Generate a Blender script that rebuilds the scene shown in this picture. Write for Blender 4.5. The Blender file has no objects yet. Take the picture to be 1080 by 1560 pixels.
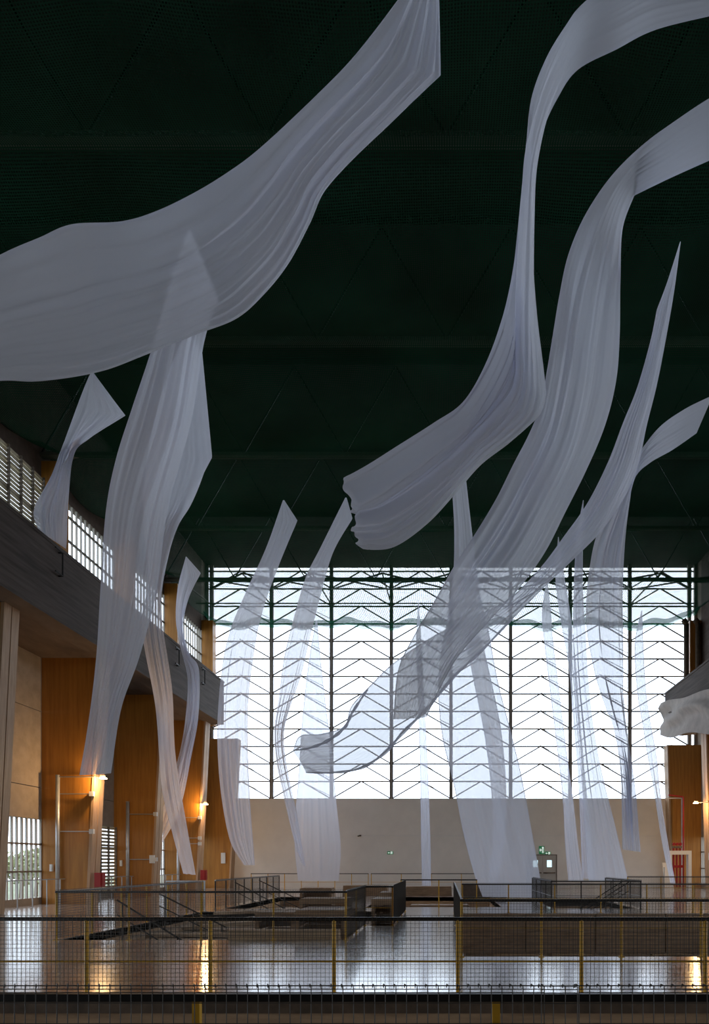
import bpy, math, random
from mathutils import Vector
random.seed(7)
sc = bpy.context.scene
C = sc.collection
pi = math.pi

# ------------------------------------------------------------------ camera, world, light, exposure
F, VX, VY, CH = 1080.0, 680.0, 1316.0, 1.72     # focal length and principal point in pixels, eye height
cam_d = bpy.data.cameras.new('camera')
cam = bpy.data.objects.new('camera', cam_d); C.objects.link(cam)
cam.location = (0, 0, CH); cam.rotation_euler = (pi/2, 0, 0)
cam_d.sensor_fit = 'HORIZONTAL'; cam_d.sensor_width = 24.0; cam_d.lens = 24.0
cam_d.shift_x = (540 - VX)/1080.0; cam_d.shift_y = (VY - 780)/1080.0
cam_d.clip_start = 0.05; cam_d.clip_end = 600
sc.camera = cam

w = bpy.data.worlds.new('overcast_sky'); sc.world = w; w.use_nodes = True
bg = w.node_tree.nodes['Background']
bg.inputs[0].default_value = (0.80, 0.895, 1.0, 1); bg.inputs[1].default_value = 3.6
sc.view_settings.view_transform = 'Standard'; sc.view_settings.look = 'None'
sc.view_settings.gamma = 1.0; sc.view_settings.use_curve_mapping = False
sc.view_settings.exposure = 0.15
sc.cycles.transparent_max_bounces = 32
sc.cycles.max_bounces = 10; sc.cycles.diffuse_bounces = 6; sc.cycles.transmission_bounces = 8
sc.cycles.sample_clamp_indirect = 6.0

def portal(loc, rot, sx, sy):
    l = bpy.data.lights.new('window_portal', 'AREA'); l.shape = 'RECTANGLE'; l.size = sx; l.size_y = sy
    l.cycles.is_portal = True
    o = bpy.data.objects.new('window_portal', l); C.objects.link(o); o.location = loc; o.rotation_euler = rot
    return o

S = 6.6                                   # bay length
XO = 17.3                                 # outer wall plane (left; the right one stands at XR)
XR = 18.0
NB = [-0.414 + i for i in range(0, 9)]    # column lines: -0.414 .. 7.586
YB = 50.9                                 # back wall
portal((0, YB + .35, 14.6), (-pi/2, 0, 0), 34.6, 16.6)
for s in (-1, 1):
    xw = XO if s < 0 else XR
    portal((s*(xw + .3), 20.5, 15.9), (0, s*pi/2, 0), 4.7, 59)
    portal((s*(xw + .3), 20.5, 1.95), (0, s*pi/2, 0), 3.4, 59)

# ------------------------------------------------------------------ helpers
def P(x, y, d):
    """a point of the hall: column x and row y of the view at depth d metres"""
    return Vector(((x - VX)/F*d, d, CH + (VY - y)/F*d))

def tag(o, label, cat=None, group=None, kind=None):
    o['label'] = label
    if cat: o['category'] = cat
    if group: o['group'] = group
    if kind: o['kind'] = kind
    return o

def empty(name, loc=(0, 0, 0), rz=0.0):
    o = bpy.data.objects.new(name, None); C.objects.link(o)
    o.location = loc; o.rotation_euler = (0, 0, rz); o.empty_display_size = .2
    return o

class MB:
    def __init__(s): s.v = []; s.f = []
    def box(s, x0, x1, y0, y1, z0, z1):
        n = len(s.v)
        s.v += [(x0,y0,z0),(x1,y0,z0),(x1,y1,z0),(x0,y1,z0),(x0,y0,z1),(x1,y0,z1),(x1,y1,z1),(x0,y1,z1)]
        s.f += [tuple(n+i for i in q) for q in ((0,3,2,1),(4,5,6,7),(0,1,5,4),(1,2,6,5),(2,3,7,6),(3,0,4,7))]
        return s
    def hexa(s, p):            # eight corners: bottom ring, top ring
        n = len(s.v); s.v += [tuple(q) for q in p]
        s.f += [tuple(n+i for i in q) for q in ((0,3,2,1),(4,5,6,7),(0,1,5,4),(1,2,6,5),(2,3,7,6),(3,0,4,7))]
        return s
    def tube(s, a, b, r, k=8, r2=None):
        a, b = Vector(a), Vector(b); r2 = r if r2 is None else r2
        d = (b - a).normalized()
        u = d.cross(Vector((0,0,1)) if abs(d.z) < .9 else Vector((1,0,0))).normalized(); t = d.cross(u)
        n = len(s.v); off = pi/k
        for q, rr in ((a, r), (b, r2)):
            for i in range(k):
                c = q + (u*math.cos(2*pi*i/k+off) + t*math.sin(2*pi*i/k+off))*rr
                s.v.append(tuple(c))
        for i in range(k):
            j = (i+1) % k
            s.f.append((n+i, n+k+i, n+k+j, n+j))
        s.f.append(tuple(n+i for i in range(k))); s.f.append(tuple(n+k+i for i in reversed(range(k))))
        return s
    def path(s, pts, r, k=6):
        for a, b in zip(pts, pts[1:]): s.tube(a, b, r, k)
        return s
    def mesh(s, name, m, org=(0,0,0), smooth=False):
        me = bpy.data.meshes.new(name)
        me.from_pydata([(x-org[0], y-org[1], z-org[2]) for x, y, z in s.v], [], s.f)
        if m: me.materials.append(m)
        if smooth: me.polygons.foreach_set('use_smooth', [True]*len(me.polygons))
        me.update(); return me
    def build(s, name, m, parent=None, smooth=False, org=None):
        """world-space vertices; children are stored relative to the thing's base"""
        if org is None:
            if parent is not None:
                org = Vector((0,0,0)); q = parent
                while q is not None: org += q.location; q = q.parent
            else:
                xs = [v[0] for v in s.v]; ys = [v[1] for v in s.v]; zs = [v[2] for v in s.v]
                org = Vector(((min(xs)+max(xs))/2, (min(ys)+max(ys))/2, min(zs)))
        o = bpy.data.objects.new(name, s.mesh(name, m, org, smooth)); C.objects.link(o)
        if parent is not None: o.parent = parent
        else: o.location = org
        return o

def link(name, me, parent, loc=(0,0,0), rot=(0,0,0), scale=(1,1,1)):
    o = bpy.data.objects.new(name, me); C.objects.link(o); o.parent = parent
    o.location = loc; o.rotation_euler = rot; o.scale = scale
    return o

# ------------------------------------------------------------------ materials
def newmat(name):
    m = bpy.data.materials.new(name); m.use_nodes = True
    return m, m.node_tree, m.node_tree.nodes['Principled BSDF']

def mat(name, col, rough=.6, metal=0.0, var=0.0, scale=3.0, stretch=(1,1,1), bump=0.0, col2=None, spec=.4, detail=6):
    m, nt, b = newmat(name)
    b.inputs['Roughness'].default_value = rough; b.inputs['Metallic'].default_value = metal
    b.inputs['Specular IOR Level'].default_value = spec
    b.inputs['Base Color'].default_value = (*col, 1)
    if var or bump or col2:
        tc = nt.nodes.new('ShaderNodeTexCoord'); mp = nt.nodes.new('ShaderNodeMapping')
        ge = nt.nodes.new('ShaderNodeNewGeometry')
        mp.inputs['Scale'].default_value = stretch
        nt.links.new(ge.outputs['Position'], mp.inputs['Vector'])
        nz = nt.nodes.new('ShaderNodeTexNoise'); nz.inputs['Scale'].default_value = scale
        nz.inputs['Detail'].default_value = detail; nz.inputs['Roughness'].default_value = .6
        nt.links.new(mp.outputs[0], nz.inputs['Vector'])
        rp = nt.nodes.new('ShaderNodeValToRGB')
        c2 = col2 or tuple(max(0, c*(1-var)) for c in col); c1 = col if col2 else tuple(min(1, c*(1+var)) for c in col)
        rp.color_ramp.elements[0].position = .33; rp.color_ramp.elements[1].position = .67
        rp.color_ramp.elements[0].color = (*c2, 1); rp.color_ramp.elements[1].color = (*c1, 1)
        nt.links.new(nz.outputs['Fac'], rp.inputs['Fac']); nt.links.new(rp.outputs['Color'], b.inputs['Base Color'])
        if bump:
            bp = nt.nodes.new('ShaderNodeBump'); bp.inputs['Strength'].default_value = bump; bp.inputs['Distance'].default_value = .02
            nt.links.new(nz.outputs['Fac'], bp.inputs['Height']); nt.links.new(bp.outputs[0], b.inputs['Normal'])
    return m

def emis(name, col, st):
    m, nt, b = newmat(name)
    b.inputs['Base Color'].default_value = (*col, 1)
    b.inputs['Emission Color'].default_value = (*col, 1); b.inputs['Emission Strength'].default_value = st
    return m

def cloth_mat(name, col=(.82,.84,.95), clear=.23):
    m, nt, b = newmat(name); nt.nodes.remove(b)
    out = nt.nodes['Material Output']
    d = nt.nodes.new('ShaderNodeBsdfDiffuse'); t = nt.nodes.new('ShaderNodeBsdfTranslucent'); x = nt.nodes.new('ShaderNodeBsdfTransparent')
    d.inputs[0].default_value = (*col, 1); t.inputs[0].default_value = (*col, 1)
    m1 = nt.nodes.new('ShaderNodeMixShader'); m1.inputs[0].default_value = .37
    m2 = nt.nodes.new('ShaderNodeMixShader'); m2.inputs[0].default_value = clear
    nt.links.new(d.outputs[0], m1.inputs[1]); nt.links.new(t.outputs[0], m1.inputs[2])
    nt.links.new(m1.outputs[0], m2.inputs[1]); nt.links.new(x.outputs[0], m2.inputs[2])
    nt.links.new(m2.outputs[0], out.inputs['Surface'])
    return m

def glass_mat():
    m, nt, b = newmat('window_glass'); nt.nodes.remove(b)
    out = nt.nodes['Material Output']
    g = nt.nodes.new('ShaderNodeBsdfGlossy'); g.inputs['Roughness'].default_value = .05; g.inputs[0].default_value = (1,1,1,1)
    x = nt.nodes.new('ShaderNodeBsdfTransparent'); x.inputs[0].default_value = (.97,.98,1,1)
    mx = nt.nodes.new('ShaderNodeMixShader'); mx.inputs[0].default_value = .05
    nt.links.new(x.outputs[0], mx.inputs[1]); nt.links.new(g.outputs[0], mx.inputs[2]); nt.links.new(mx.outputs[0], out.inputs['Surface'])
    return m

def net_mat():
    m, nt, b = newmat('green_netting'); nt.nodes.remove(b)
    out = nt.nodes['Material Output']; N = nt.nodes.new; L = nt.links.new
    ge = N('ShaderNodeNewGeometry'); sx = N('ShaderNodeSeparateXYZ'); L(ge.outputs['Position'], sx.inputs[0])
    def thread(sock, period, frac):
        a = N('ShaderNodeMath'); a.operation = 'DIVIDE'; a.inputs[1].default_value = period; L(sock, a.inputs[0])
        f = N('ShaderNodeMath'); f.operation = 'FRACT'; L(a.outputs[0], f.inputs[0])
        c = N('ShaderNodeMath'); c.operation = 'LESS_THAN'; c.inputs[1].default_value = frac; L(f.outputs[0], c.inputs[0])
        return c.outputs[0]
    tx = thread(sx.outputs['X'], .062, .44); ty = thread(sx.outputs['Y'], .062, .44)
    mx = N('ShaderNodeMath'); mx.operation = 'MAXIMUM'; L(tx, mx.inputs[0]); L(ty, mx.inputs[1])
    nz = N('ShaderNodeTexNoise'); nz.inputs['Scale'].default_value = .35; nz.inputs['Detail'].default_value = 5
    L(ge.outputs['Position'], nz.inputs['Vector'])
    rp = N('ShaderNodeValToRGB'); rp.color_ramp.elements[0].position = .3; rp.color_ramp.elements[1].position = .7
    rp.color_ramp.elements[0].color = (.012,.042,.025,1); rp.color_ramp.elements[1].color = (.020,.080,.048,1)
    L(nz.outputs['Fac'], rp.inputs['Fac'])
    d = N('ShaderNodeBsdfDiffuse'); t = N('ShaderNodeBsdfTranslucent'); x = N('ShaderNodeBsdfTransparent')
    L(rp.outputs[0], d.inputs[0]); L(rp.outputs[0], t.inputs[0])
    m1 = N('ShaderNodeMixShader'); m1.inputs[0].default_value = .45; L(d.outputs[0], m1.inputs[1]); L(t.outputs[0], m1.inputs[2])
    m2 = N('ShaderNodeMixShader'); L(mx.outputs[0], m2.inputs[0]); L(x.outputs[0], m2.inputs[1]); L(m1.outputs[0], m2.inputs[2])
    L(m2.outputs[0], out.inputs['Surface'])
    return m

def floor_mat():
    m, nt, b = newmat('polished_concrete_floor'); N = nt.nodes.new; L = nt.links.new
    ge = N('ShaderNodeNewGeometry')
    nz = N('ShaderNodeTexNoise'); nz.inputs['Scale'].default_value = .9; nz.inputs['Detail'].default_value = 8; L(ge.outputs['Position'], nz.inputs['Vector'])
    rp = N('ShaderNodeValToRGB'); rp.color_ramp.elements[0].position = .3; rp.color_ramp.elements[1].position = .72
    rp.color_ramp.elements[0].color = (.33,.275,.235,1); rp.color_ramp.elements[1].color = (.48,.42,.37,1)
    L(nz.outputs['Fac'], rp.inputs['Fac'])
    # slab joints of the terrazzo, thin dark lines every 1.2 m
    sx = N('ShaderNodeSeparateXYZ'); L(ge.outputs['Position'], sx.inputs[0]); js = []
    for ax in ('X', 'Y'):
        a = N('ShaderNodeMath'); a.operation = 'DIVIDE'; a.inputs[1].default_value = 1.2; L(sx.outputs[ax], a.inputs[0])
        f = N('ShaderNodeMath'); f.operation = 'FRACT'; L(a.outputs[0], f.inputs[0])
        c = N('ShaderNodeMath'); c.operation = 'LESS_THAN'; c.inputs[1].default_value = .012; L(f.outputs[0], c.inputs[0]); js.append(c.outputs[0])
    j = N('ShaderNodeMath'); j.operation = 'MAXIMUM'; L(js[0], j.inputs[0]); L(js[1], j.inputs[1])
    mx = N('ShaderNodeMixRGB'); mx.inputs[2].default_value = (.10,.085,.07,1); L(j.outputs[0], mx.inputs[0]); L(rp.outputs[0], mx.inputs[1])
    L(mx.outputs[0], b.inputs['Base Color'])
    n2 = N('ShaderNodeTexNoise'); n2.inputs['Scale'].default_value = 2.2; n2.inputs['Detail'].default_value = 6; L(ge.outputs['Position'], n2.inputs['Vector'])
    mr = N('ShaderNodeMapRange'); mr.inputs[1].default_value = .3; mr.inputs[2].default_value = .7; mr.inputs[3].default_value = .14; mr.inputs[4].default_value = .21
    L(n2.outputs['Fac'], mr.inputs[0]); L(mr.outputs[0], b.inputs['Roughness'])
    b.inputs['Specular IOR Level'].default_value = 1.0; b.inputs['Coat Weight'].default_value = .6; b.inputs['Coat Roughness'].default_value = .12
    n3 = N('ShaderNodeTexNoise'); n3.inputs['Scale'].default_value = 1.6; n3.inputs['Detail'].default_value = 3; L(ge.outputs['Position'], n3.inputs['Vector'])
    bp = N('ShaderNodeBump'); bp.inputs['Strength'].default_value = .03; bp.inputs['Distance'].default_value = .05
    L(n3.outputs['Fac'], bp.inputs['Height']); L(bp.outputs[0], b.inputs['Normal'])
    return m

M = {}
M['cloth'] = cloth_mat('sheer_white_cloth')
M['floor'] = floor_mat()
M['net'] = net_mat()
M['glass'] = glass_mat()
M['netband'] = cloth_mat('green_net_border', (.03,.20,.12), .30)
M['ply'] = mat('amber_plywood', (.44,.195,.032), .45, 0, scale=1.4, stretch=(6,6,.35), col2=(.31,.125,.018))
M['plank'] = mat('pale_timber_flange', (.50,.33,.20), .55, 0, scale=2.0, stretch=(8,8,.3), col2=(.36,.22,.12))
M['white'] = mat('white_plaster', (.76,.72,.66), .8, 0, scale=.6, var=.05)
M['panel'] = mat('beige_concrete_panel', (.31,.26,.21), .85, 0, scale=2.5, var=.12, bump=.2)
M['conc'] = mat('board_marked_concrete', (.115,.088,.074), .85, 0, scale=1.4, stretch=(1,.35,6), col2=(.06,.045,.038), bump=.5)
M['darkwall'] = mat('dark_timber_lining', (.09,.06,.045), .8, 0, scale=2, var=.25)
M['roof'] = mat('dark_roof_deck', (.035,.03,.026), .9, 0, scale=1, var=.2)
M['chord'] = mat('grey_roof_truss', (.10,.11,.09), .7, 0, scale=2, var=.15)
M['frame'] = mat('weathered_steel_frame', (.16,.13,.105), .6, .2, scale=3, var=.2)
M['mull'] = mat('window_steel', (.22,.185,.155), .6, .1, scale=3, var=.15)
M['bar'] = mat('pale_window_bar', (.34,.31,.27), .6)
M['louvre'] = mat('tan_louvre', (.50,.43,.30), .6, 0, scale=3, var=.12)
M['black'] = mat('black_painted_steel', (.012,.011,.010), .45, .3)
M['yellow'] = mat('yellow_painted_steel', (.62,.33,.02), .45, 0, scale=9, var=.12)
M['wire'] = mat('galvanised_wire', (.065,.058,.052), .5, .4)
M['steel'] = mat('grey_steel_tube', (.42,.43,.44), .4, .6)
M['pipe'] = mat('zinc_downpipe', (.50,.52,.54), .4, .5, scale=4, var=.1)
M['box'] = mat('white_junction_box', (.70,.70,.68), .5)
M['red'] = mat('red_paint', (.30,.012,.012), .4)
M['pit'] = mat('pit_wall_concrete', (.56,.38,.23), .85, 0, scale=1.8, stretch=(.5,.5,5), col2=(.36,.235,.14), bump=.4)
M['pitfloor'] = mat('dusty_pit_floor', (.42,.30,.20), .85, 0, scale=1.6, var=.3)
M['wood'] = mat('old_brown_timber', (.36,.23,.135), .75, 0, scale=2, stretch=(1,5,5), col2=(.22,.135,.075), bump=.3)
M['rust'] = mat('dark_edge_beam', (.11,.075,.05), .7, .2, scale=4, var=.3)
M['door'] = mat('cream_door_paint', (.42,.39,.34), .5)
M['green'] = emis('exit_sign_green', (.01,.20,.07), .25)
M['signwhite'] = emis('exit_sign_white', (.8,.9,.85), .5)
M['lit'] = emis('lit_door_glass', (.62,.85,.95), 1.1)
M['lamp'] = emis('warm_lamp_lens', (1.0,.62,.26), 45.0)
M['ground'] = mat('outdoor_grass', (.16,.18,.11), .95, 0, scale=.3, var=.3)
M['leaf'] = mat('foliage', (.30,.33,.18), .8, 0, scale=2, var=.35)
M['bark'] = mat('bark', (.12,.08,.05), .9)
M['drape'] = mat('dusty_heavy_drape', (.46,.41,.375), .9, 0, scale=2, var=.12)

# ------------------------------------------------------------------ the setting: floor with openings
FY0, FY1 = -9.0, YB + .4
PITS = [(-7.5, 6.5, 4.3, 9.2), (-8.8, -2.27, 16.05, 25.6), (-2.27, -1.5, 19.75, 25.6), (.32, 12.5, 13.15, 24.7),
        (-3.2, 2.2, 28.2, 37.0), (-8.6, -4.2, 27.2, 37.0), (4.1, 7.3, 27.2, 32.6)]
xs = sorted({-XO-.6, XR+.6} | {v for p in PITS for v in p[:2]}); ys = sorted({FY0, FY1} | {v for p in PITS for v in p[2:]})
fm = MB()
def inpit(x, y): return any(p[0] < x < p[1] and p[2] < y < p[3] for p in PITS)
for x0, x1 in zip(xs, xs[1:]):
    for y0, y1 in zip(ys, ys[1:]):
        if not inpit((x0+x1)/2, (y0+y1)/2): fm.box(x0, x1, y0, y1, -.22, 0)
tag(fm.build('floor', M['floor'], org=Vector((0,0,0))), 'polished grey-brown hall floor reflecting the windows', kind='structure')

def pit(p, depth, wallm, label, skip=()):
    x0, x1, y0, y1 = p; t = .25
    r = empty('trim_1', ((x0+x1)/2, (y0+y1)/2, -depth)); tag(r, label, kind='structure')
    m = MB().box(x0-t, x1+t, y0-t, y1+t, -depth-.2, -depth); m.build('pit_floor', M['pitfloor'], r)
    m = MB()
    if 'w' not in skip: m.box(x0-t, x0, y0-t, y1+t, -depth, -.02)
    if 'e' not in skip: m.box(x1, x1+t, y0-t, y1+t, -depth, -.02)
    if 's' not in skip: m.box(x0, x1, y0-t, y0, -depth, -.02)
    if 'n' not in skip: m.box(x0, x1, y1, y1+t, -depth, -.02)
    m.build('pit_wall', wallm, r)
    return r
r = pit(PITS[0], 3.0, M['pit'], 'deep brown-walled opening in the floor behind the front railing')
MB().box(PITS[0][0], PITS[0][1], 9.10, 9.2, -.20, -.005).build('edge_beam', M['rust'], r)
pit(PITS[1], .30, M['pit'], 'shallow dusty recess in the floor at left inside railings', skip=('e',))
pit(PITS[2], .30, M['pit'], 'narrow shallow recess joining the left floor opening', skip=('w',))
r = pit(PITS[3], 1.4, M['pit'], 'deep pit with brown walls at right inside railings')
for k in range(5): MB().box(.34+k*2.43, .34+k*2.43+2.39, 24.60, 24.70, -.62, -.03).build('board', M['wood'], r)
for k in range(5): MB().box(.34+k*2.43, .34+k*2.43+2.39, 24.62, 24.70, -1.36, -.66).build('board', M['wood'], r)
pit(PITS[4], .9, M['pit'], 'brown pit across the middle aisle behind its single rail')
pit(PITS[5], .5, M['pit'], 'farther shallow opening at left beyond the first recess')
pit(PITS[6], 1.2, M['pit'], 'stairwell opening at right beyond the big pit')

# ------------------------------------------------------------------ roof and front wall
tag(MB().box(-XO-.6, XR+.6, FY0-.4, YB+.6, CH+21.5, CH+21.9).build('ceiling', M['roof']), 'dark roof deck above the green net', kind='structure')
tag(MB().box(-XO-.6, XR+.6, FY0-.4, FY0, -.2, CH+21.5).build('wall_front', M['panel']), 'plain concrete end wall behind the viewpoint', kind='structure')
gm = MB()
for q4 in ((-70, -XO-.6, -60, 160), (XR+.6, 70, -60, 160), (-XO-.6, XR+.6, -60, FY0-.4), (-XO-.6, XR+.6, YB+.4, 160)): gm.box(*q4, -1.0, -.9)
tag(gm.build('ground', M['ground'], org=Vector((0,0,-.9))), 'grass ground outside around the hall', kind='structure')

# ------------------------------------------------------------------ side walls with windows
ZB0, ZB1 = CH+8.75, CH+11.47              # left crane beam
def side_wall(s, name, label):
    XO = 17.3 if s < 0 else XR
    r = empty(name, (s*XO, 20, 0)); tag(r, label, kind='structure')
    def bx(y0, y1, z0, z1, m, nm, t=.3):
        a, b = sorted((s*XO, s*(XO+t))); MB().box(a, b, y0, y1, z0, z1).build(nm, m, r)
    ya = FY0
    for i, n in enumerate(NB):
        yb = n*S
        if yb <= ya: continue
        vis = yb > 18
        bx(ya, yb, 0, .29, M['panel'], 'sill_wall')
        for z0, z1 in ((3.62, 4.95), (4.98, 8.2), (8.23, 13.6)): bx(ya+.02, yb-.02, z0, z1, M['panel'], 'concrete_panel')
        bx(ya, yb, 3.64, 13.58, M['panel'], 'backing_wall', t=.18) if False else None
        bx(ya, yb, 18.2, CH+21.5, M['darkwall'], 'timber_lining')
        ya = yb
    bx(NB[-1]*S, YB+.3, 0, CH+21.5, M['panel'], 'end_pier')
    return r
WL = side_wall(-1, 'wall_left', 'left side wall of concrete panels between amber columns')
WR = side_wall(1, 'wall_right', 'right side wall of concrete panels mostly hidden')

def bay_window(idx, s, y0, y1, z0, z1, step, levels, louvre, label):
    XO = 17.3 if s < 0 else XR
    r = empty('window_%d' % idx, (s*(XO+.08), (y0+y1)/2, z0)); tag(r, label, kind='structure')
    X = s*(XO+.08)
    MB().box(X-.01, X+.01, y0, y1, z0, z1).build('pane', M['glass'], r)
    if louvre:
        n = int((z1-z0)/.17); me = MB().hexa([(-.02,-(y1-y0)/2,-.059),(.0,-(y1-y0)/2,-.059),(.0,(y1-y0)/2,-.059),(-.02,(y1-y0)/2,-.059),
                                (.01,-(y1-y0)/2,.059),(.03,-(y1-y0)/2,.059),(.03,(y1-y0)/2,.059),(.01,(y1-y0)/2,.059)]).mesh('slat', M['louvre'])
        for k in range(n): link('slat', me, r, (-s*.12, 0, (k+.5)*(z1-z0)/n))
        step = .85
    k = max(1, round((y1-y0)/step)); me = MB().box(-.045,.045,-.03,.03,0,z1-z0).mesh('bar', M['frame'] if louvre else M['bar'])
    for i in range(k+1): link('bar', me, r, (-s*(.2 if louvre else .05), y0+(y1-y0)*i/k-(y0+y1)/2, 0))
    me = MB().box(-.05,.05,-(y1-y0)/2,(y1-y0)/2,-.035,.035).mesh('cross_bar', M['frame'])
    for z in levels: link('cross_bar', me, r, (-s*.07, 0, z-z0))
wi = 2
ya = FY0
for i, n in enumerate(NB):
    yb = n*S
    if yb <= ya: continue
    for s in (-1, 1):
        side = 'left' if s < 0 else 'right'; far = 8 - i
        lou_up = yb < 31; lou_lo = i == 6
        y0, y1 = (ya+.9 if i else ya), yb
        ordn = {0: 'last bay by the back wall', 1: 'second bay from the back wall', 2: 'third bay from the back wall', 3: 'fourth bay from the back wall',
                4: 'fifth bay from the back wall', 5: 'sixth bay from the back wall', 6: 'seventh bay from the back wall', 7: 'eighth bay from the back wall', 8: 'ninth bay from the back wall'}[far]
        if s > 0 and yb > 31:
            MB().box(XR, XR+.3, ya, yb, 13.6, 18.2).build('concrete_panel', M['conc'], WR)
        else: bay_window(wi, s, y0, y1, 13.6, 18.2, .42, (15.0, 16.5, 17.6), lou_up and s < 0 and yb > 18, f'high {side} window above the crane beam, {ordn}'); wi += 1
        if yb > 18:
            bay_window(wi, s, y0, y1, .29, 3.62, .33, (1.4, 2.55), lou_lo and s < 0, f'low {side} window near the floor, {ordn}'); wi += 1
    ya = yb

# ------------------------------------------------------------------ back wall and glazed end
tag(MB().box(-XO-.3, XR+.3, YB, YB+.3, 0, 6.386).build('wall_back', M['white'], org=Vector((0,YB,0))), 'plain white lower end wall below the tall glazing', kind='structure')
bw = empty('window_1', (0, YB+.15, 6.386)); tag(bw, 'tall steel-framed end window with chevron bracing and bright sky', kind='structure')
pm = 50.9/F
MX = [(x-VX)*pm for x in (321.5, 413, 504.5, 596, 687, 778, 869, 960, 1051)]
ZR = [26.75*pm*k for k in range(14)]
Y0 = 0.0
me = MB().box(-.12,.12,-.12,.12,0,ZR[-1]+.6).mesh('mullion', M['mull'])
me2 = MB().box(-.025,.025,-.05,.05,0,ZR[-1]+.6).mesh('mullion_cover', M['bar'])
for x in [-XO+.05] + MX + [XR-.05]:
    o = link('mullion', me, bw, (x, 0, 0)); link('cover_strip', me2, o, (.02, -.15, 0))
me = MB().box(-XO,XR,-.05,.05,-.042,.042).mesh('rail', M['mull'])
for z in ZR: link('rail', me, bw, (0, 0, z))
bh = ZR[1]; bwid = MX[1]-MX[0]
me = MB().tube((0,0,0),(bwid/2,0,bh),.055,4).mesh('brace', M['mull'])
me3 = MB().tube((0,0,bh),(bwid/2,0,0),.055,4).mesh('brace', M['mull'])
pane = MB().box(-bwid/2+.03,bwid/2-.03,-.008,.008,.03,bh-.03).mesh('pane', M['glass'])
for i in range(len(MX)-1):
    for k in range(13):
        link('brace', me, bw, (MX[i], -.09, ZR[k])); link('brace', me3, bw, (MX[i]+bwid/2, -.09, ZR[k]))
        link('pane', pane, bw, ((MX[i]+MX[i+1])/2, .04, ZR[k]))
# second lattice of the outer steelwork standing behind part of the glass
ow = empty('outer_steel_lattice', (0, YB+2.2, 0)); tag(ow, 'thin steel lattice standing outside behind the end window', 'lattice')
pmo = (YB+2.2)/F
oz = [CH + (VY-y)*pmo for y in range(945, 1217, 27)]
for i, (a, b) in enumerate(((0,1),(1,2),(3,4),(5,6),(6,7))):
    for z in oz:
        x0, x1 = MX[a]*1.045, MX[b]*1.045
        MB().tube((x0+bwid/2, YB+2.2, z+bh),(x1, YB+2.2, z+.1),.025,4).build('strut', M['frame'], ow)
for x in (MX[0], MX[1], MX[2], MX[3], MX[4], MX[5], MX[6], MX[7]):
    MB().box(x*1.045-.05, x*1.045+.05, YB+2.15, YB+2.25, -.9, 22).build('lattice_post', M['frame'], ow)

# ------------------------------------------------------------------ roof trusses and the net
def truss(n):
    y = n*S; r = empty('roof_truss', (0, y, CH+17.36))
    MB().box(-XO, XO, y-.16, y+.16, CH+17.36, CH+17.50).build('bottom_chord', M['chord'], r)
    MB().box(-XO, XO, y-.16, y+.16, CH+21.2, CH+21.48).build('top_chord', M['roof'], r)
    m = MB(); k = 8; st = 2*XO/k
    for i in range(k):
        x = -XO+i*st
        r2 = MB().tube((x, y, CH+17.5),(x+st/2, y, CH+21.25),.04,4).build('web', M['black'], r)
        MB().tube((x+st/2, y, CH+21.25),(x+st, y, CH+17.5),.04,4).build('web', M['black'], r)
    return r
names = {6: 'grey roof truss bearing on the net nearest the end window', 5: 'grey roof truss above the net, second from the end window',
         4: 'grey roof truss above the net, third from the end window', 3: 'grey roof truss above the net, fourth from the end window',
         2: 'grey roof truss above the net, topmost line in the picture'}
for n in (2, 3, 4, 5, 6):
    tag(truss(n + .586), names[n], 'roof truss', 'roof trusses above the net')
# bracing of the last bay, seen through the net against the sky
br = empty('roof_bracing', (0, 47, CH+18)); tag(br, 'crossed steel bracing over the last bay seen through the net', 'bracing')
ya, yb_ = 6.586*S+.2, YB-.2
for i in range(len(MX)-1):
    x0, x1 = MX[i], MX[i+1]
    MB().tube((x0, ya, CH+17.9),(x1, yb_, CH+19.6),.06,4).build('strut', M['frame'], br)
    MB().tube((x1, ya, CH+17.9),(x0, yb_, CH+19.6),.06,4).build('strut', M['frame'], br)
    MB().tube((x0, ya, CH+17.9),(x0, yb_, CH+18.6),.05,4).build('strut', M['frame'], br)
for z, yy in ((18.2, 45.5), (18.9, 47.2), (18.0, 49.0)):
    MB().tube((-XO, yy, CH+z),(XO, yy, CH+z),.05,4).build('purlin', M['frame'], br)

nm = MB(); NXN = 56; ylist = []
lines = [-.414*S-5.0] + [n*S for n in NB if n > 0] ; lines[-1] = YB-.15
for a, b in zip(lines, lines[1:]):
    for k in range(16): ylist.append((a + (b-a)*k/16, k/16))
ylist.append((lines[-1], 0.0))
for y, t in ylist:
    for i in range(NXN+1):
        x = -XO + (XO+XR)*i/NXN
        sag = .80*(4*t*(1-t)) * (1 + .25*math.sin(x*.7+y*.23)) + .05*math.sin(x*1.9+y*.8)*math.sin(pi*t)
        edge = max(0, (abs(x)-15.2)/2.1)**2*.7
        zz = CH+17.33 - sag + edge
        if y > YB-1.2: zz -= (y-(YB-1.2))/1.05*(.28+.16*math.sin(x*1.1)+.1*math.sin(x*2.9))
        nm.v.append((x, y, zz))
W1 = NXN+1
for j in range(len(ylist)-1):
    for i in range(NXN): nm.f.append((j*W1+i, j*W1+i+1, (j+1)*W1+i+1, (j+1)*W1+i))
snet = tag(nm.build('safety_net', M['net'], smooth=True), 'dark green safety net sagging between roof trusses under whole ceiling', 'net')

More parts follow.
